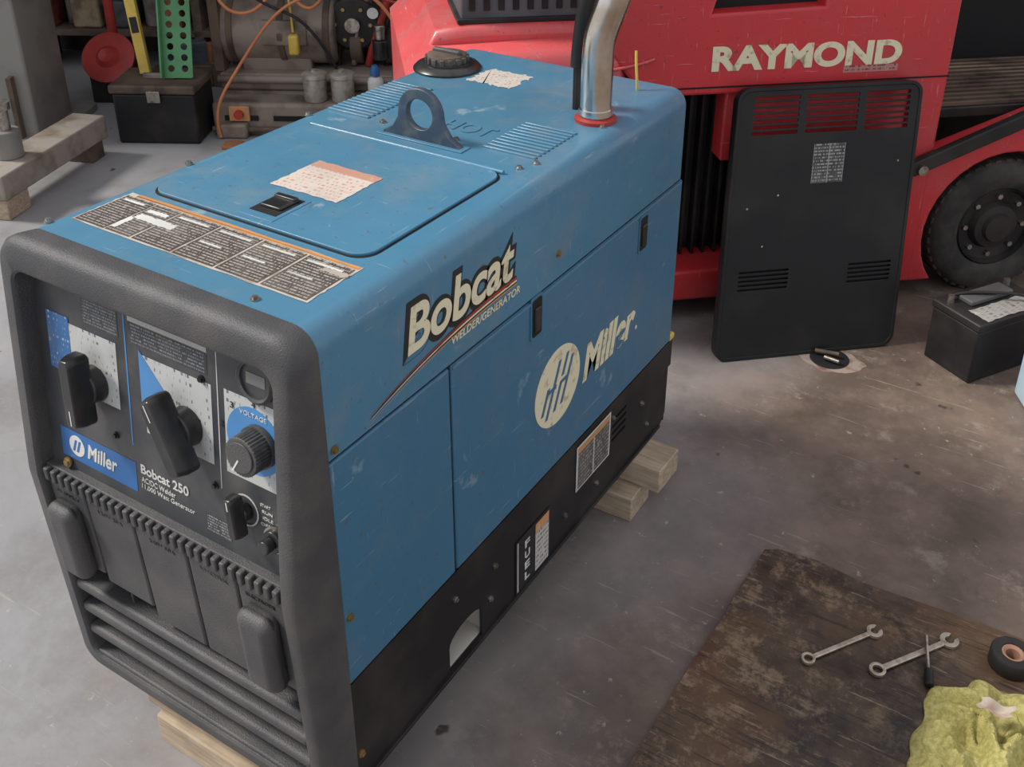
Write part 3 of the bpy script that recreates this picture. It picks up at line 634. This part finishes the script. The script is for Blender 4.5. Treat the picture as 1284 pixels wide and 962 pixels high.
mc=empty('machine_motor_base',tuple(BG@Vector((-.3,2.9,-.12))))
box('cast_base',(-.60,2.76,-.12),(.42,3.12,.02),IRON,mc,BG,bevel=.02)
box('cast_bed',(-.60,2.76,.02),(.42,3.12,.09),IRON,mc,BG,bevel=.012)
box('front_ledge',(-.60,2.62,-.12),(.42,2.75,.014),IRON,mc,BG,bevel=.015)
for x in(-.55,-.36,-.17,.02,.21): box('ledge_slot',(x,2.6145,-.055),(x+.13,2.622,-.035),DARK,mc,BG,bevel=0)
box('bed_foot',(-.58,2.58,-.12),(-.46,2.66,-.06),IRON,mc,BG,bevel=.01)
cyl('motor_drum',(-.60,2.92,.235),(-.14,2.92,.235),.140,IRON,mc,BG,bevel=.02,seg=48)
for x in(-.56,-.36,-.18): cyl('drum_band',(x,2.92,.235),(x+.025,2.92,.235),.146,RUST,mc,BG,seg=48,bevel=.003)
box('drum_junction',(-.42,2.775,.20),(-.24,2.80,.30),IRON,mc,BG,bevel=.006)
box('drum_saddle',(-.52,2.82,.06),(-.24,3.02,.14),IRON,mc,BG,bevel=.01)
box('switch_plate',(-.53,2.606,-.055),(-.45,2.618,.005),ORANGE,mc,BG,bevel=.003);cyl('stop_button',(-.49,2.606,-.025),(-.49,2.592,-.025),.018,REDP,mc,BG)
tube('bed_rail',[(-.6,2.75,.070),(.4,2.75,.070)],.016,IRON,mc,BG,nurbs=False)
tube('bed_rail_low',[(-.6,2.612,-.09),(.4,2.612,-.09)],.012,RUST,mc,BG,nurbs=False)
for x,r_ in((-.09,.09),(.03,.075),(.16,.10)):
    cyl('pulley',(x,2.93,.09+r_),(x+.05,2.93,.09+r_),r_,RUST,mc,BG,bevel=.008);cyl('pulley_hub',(x-.03,2.93,.09+r_),(x+.09,2.93,.09+r_),r_*.35,ZINC,mc,BG)
box('gear_case',(-.02,3.0,.09),(.34,3.1,.42),RUST,mc,BG,bevel=.03)
for i in range(9):
    x=-.14+.06*i
    tube('pipe',[(x,2.88,.10),(x+.02*(i%3),2.84,.25),(x+.1-.05*(i%2),2.86,.36),(x+.12,2.95,.45+.03*(i%3))],.008+.004*(i%3),[BLK,IRON,REDP,BLK,ZINC,BLK,RUST,ORC,BLK][i],mc,BG)
cyl('black_disc',(-.07,2.90,.27),(-.07,2.85,.27),.105,BLK,mc,BG,bevel=.01);cyl('black_disc_hub',(-.07,2.85,.27),(-.07,2.83,.27),.03,ZINC,mc,BG)
for i in range(6):
    a=math.pi*i/3;cyl('disc_bolt',(-.07+.07*math.cos(a),2.85,.27+.07*math.sin(a)),(-.07+.07*math.cos(a),2.842,.27+.07*math.sin(a)),.008,BRASS,mc,BG,seg=6)
cyl('pressure_gauge',(.02,2.82,.33),(.02,2.80,.33),.028,BLK,mc,BG,bevel=.004);cyl('gauge_face',(.02,2.80,.33),(.02,2.797,.33),.022,WHITE,mc,BG)
cyl('filter_bowl',(.04,2.82,.14),(.04,2.82,.22),.032,BLKG,mc,BG,bevel=.006);cyl('regulator_cap',(.04,2.82,.22),(.04,2.82,.28),.022,ZINC,mc,BG,bevel=.004)
box('bracket_arm',(-.62,2.78,.09),(-.58,2.84,.46),RUST,mc,BG,bevel=.004)
tube('cord_a',[(-.60,2.80,.5),(-.59,2.77,.35),(-.45,2.76,.30),(-.36,2.765,.42),(-.30,2.77,.46),(-.22,2.76,.30),(-.15,2.76,.42)],.007,ORC,mc,BG)
tube('cord_b',[(-.56,2.575,-.11),(-.58,2.57,.0),(-.5,2.60,.12),(-.42,2.70,.25),(-.30,2.765,.40),(-.1,2.78,.43),(.2,2.8,.46)],.006,ORC,mc,BG)
tube('cord_d',[(-.60,2.90,.46),(-.45,2.78,.40),(-.2,2.77,.39),(.0,2.78,.42),(.15,2.8,.36)],.006,REDP,mc,BG)
tube('cord_e',[(-.5,2.77,.47),(-.42,2.76,.36),(-.25,2.75,.36),(-.17,2.76,.2),(-.12,2.76,.1)],.006,BLK,mc,BG)
tube('cord_f',[(-.15,2.77,.40),(-.05,2.76,.44),(.08,2.77,.40),(.12,2.78,.25),(.2,2.78,.2)],.007,ORC,mc,BG)
tube('cord_c',[(-.30,2.77,.44),(-.29,2.765,.33),(-.29,2.765,.26)],.005,YEL,mc,BG)
box('cord_plug',(-.31,2.745,.17),(-.27,2.785,.25),YEL,mc,BG,bevel=.01)
CANM=mat('canister_metal',(.50,.47,.42),.4,.4,col2=(.35,.3,.24),scale=30)
for i,(a,b_) in enumerate(((-.200,2.675),(-.094,2.68))):
    CNF=BG@Matrix.Translation((a,b_,.0145))
    lathe('canister_body',[(0,0),(.042,0),(.045,.004),(.045,.090),(.049,.094),(.049,.108),(.042,.113),(.012,.116),(.012,.124),(0,.124)],CANM,mc,CNF)
SF=BG@Matrix.Translation((.035,2.685,.0145))
lathe('bottle_body',[(0,0),(.028,0),(.031,.004),(.031,.075),(.026,.09),(.014,.098),(.014,.105),(0,.105)],WHITE,mc,SF);lathe('bottle_cap',[(.014,.10),(.019,.10),(.019,.125),(.010,.142),(0,.142)],DBLUE,mc,SF)
sh=empty('storage_shelf',tuple(BG@Vector((-.6,3.5,-.12))))
for x in(-1.7,-.9,-.1): box('shelf_upright',(x,3.4,-.12),(x+.04,3.7,1.6),RUST,sh,BG,bevel=.002)
for z in(.05,.5,1.0): box('shelf_board',(-1.7,3.4,z),(-.06,3.7,z+.03),RUST,sh,BG,bevel=.002)
cols=[(.24,.06,.04),(.16,.14,.12),(.32,.24,.15),(.08,.09,.11),(.20,.18,.16),(.30,.13,.06)]
mm=[mat('clutter_%d'%i,c_,.6,col2=tuple(q*.4 for q in c_),scale=14) for i,c_ in enumerate(cols)]
x=-1.62;i=0
while x<-.2:
    wd=random.uniform(.06,.15);hh=random.uniform(.10,.34)
    if not any(abs(x+wd/2-q-.02)<wd/2+.03 for q in(-.9,)):
        if i%3==1: cyl('stored_can',(x+wd/2,3.5,.081),(x+wd/2,3.5,.081+hh),wd/2-.01,mm[i%6],sh,BG,bevel=.005)
        else: box('stored_box',(x,3.42,.081),(x+wd-.02,3.62,.081+hh),mm[i%6],sh,BG,bevel=.01)
    x+=wd;i+=1
for i in range(10):
    x=-1.3+.11*i
    tube('hanging_cable',[(x,3.38,.52),(x+.05,3.36,.30+.03*(i%3)),(x+.12,3.36,.25),(x+.2,3.38,.52)],.008,[ORC,BLK,REDP,BLK,GREY][i%5],sh,BG)
sp_=empty('scrap_metal_pile',tuple(BG@Vector((-.9,3.2,-.12))))
for i in range(16):
    a=-1.0+.045*i+random.uniform(-.02,.02);b_=3.2+random.uniform(-.05,.08);s_=random.uniform(.03,.06)
    R=Matrix.Rotation(random.uniform(0,1.5),3,'Z')
    box('scrap_piece',(a-s_,b_-s_*.6,-.119),(a+s_,b_+s_*.6,-.119+random.uniform(.06,.2)),mm[i%6] if i%2 else RUST,sp_,BG,R=R,bevel=.005)
extr('leather_offcut',[[(-.53,2.47),(-.49,2.455),(-.455,2.48),(-.45,2.52),(-.485,2.535),(-.53,2.52)]],-.1199,-.104,mat('leather',(.35,.15,.06),.7),None,BG,bev=.003)
# ================================================================ shift so the floor is z=0
for o in list(sc.objects):
    if o.parent is None: o.location.z+=.12
# ================================================================ camera
t,p,r=.5336,.4537,.0156
F=Vector((-math.sin(t)*math.cos(p),math.cos(t)*math.cos(p),-math.sin(p)));R=Vector((math.cos(t),math.sin(t),0));U=R.cross(F)
R2=R*math.cos(r)+U*math.sin(r);U2=-R*math.sin(r)+U*math.cos(r)
cd=bpy.data.cameras.new('camera');cam=bpy.data.objects.new('camera',cd);sc.collection.objects.link(cam)
cam.matrix_world=fr((1.2183,-.6666,1.3634+.12),R2,U2,-F)
cd.sensor_fit='HORIZONTAL';cd.sensor_width=36;cd.lens=36*1297.44/1284;cd.shift_x=(642-684.48)/1284;cd.shift_y=(283.775-481)/1284;cd.clip_start=.02
sc.camera=cam
# ================================================================ light
wd_=bpy.data.worlds.new('world');sc.world=wd_;wd_.use_nodes=True
bg=wd_.node_tree.nodes['Background'];bg.inputs[0].default_value=(.93,.94,1,1);bg.inputs[1].default_value=.80
sn=bpy.data.lights.new('sun','SUN');sn.energy=3.6;sn.angle=math.radians(12);sn.color=(1,.95,.88)
so=bpy.data.objects.new('sun',sn);sc.collection.objects.link(so);so.rotation_euler=Vector((.65,.30,-.72)).to_track_quat('-Z','Y').to_euler();so.location=(-2,-2,4)
sc.view_settings.view_transform='Standard'
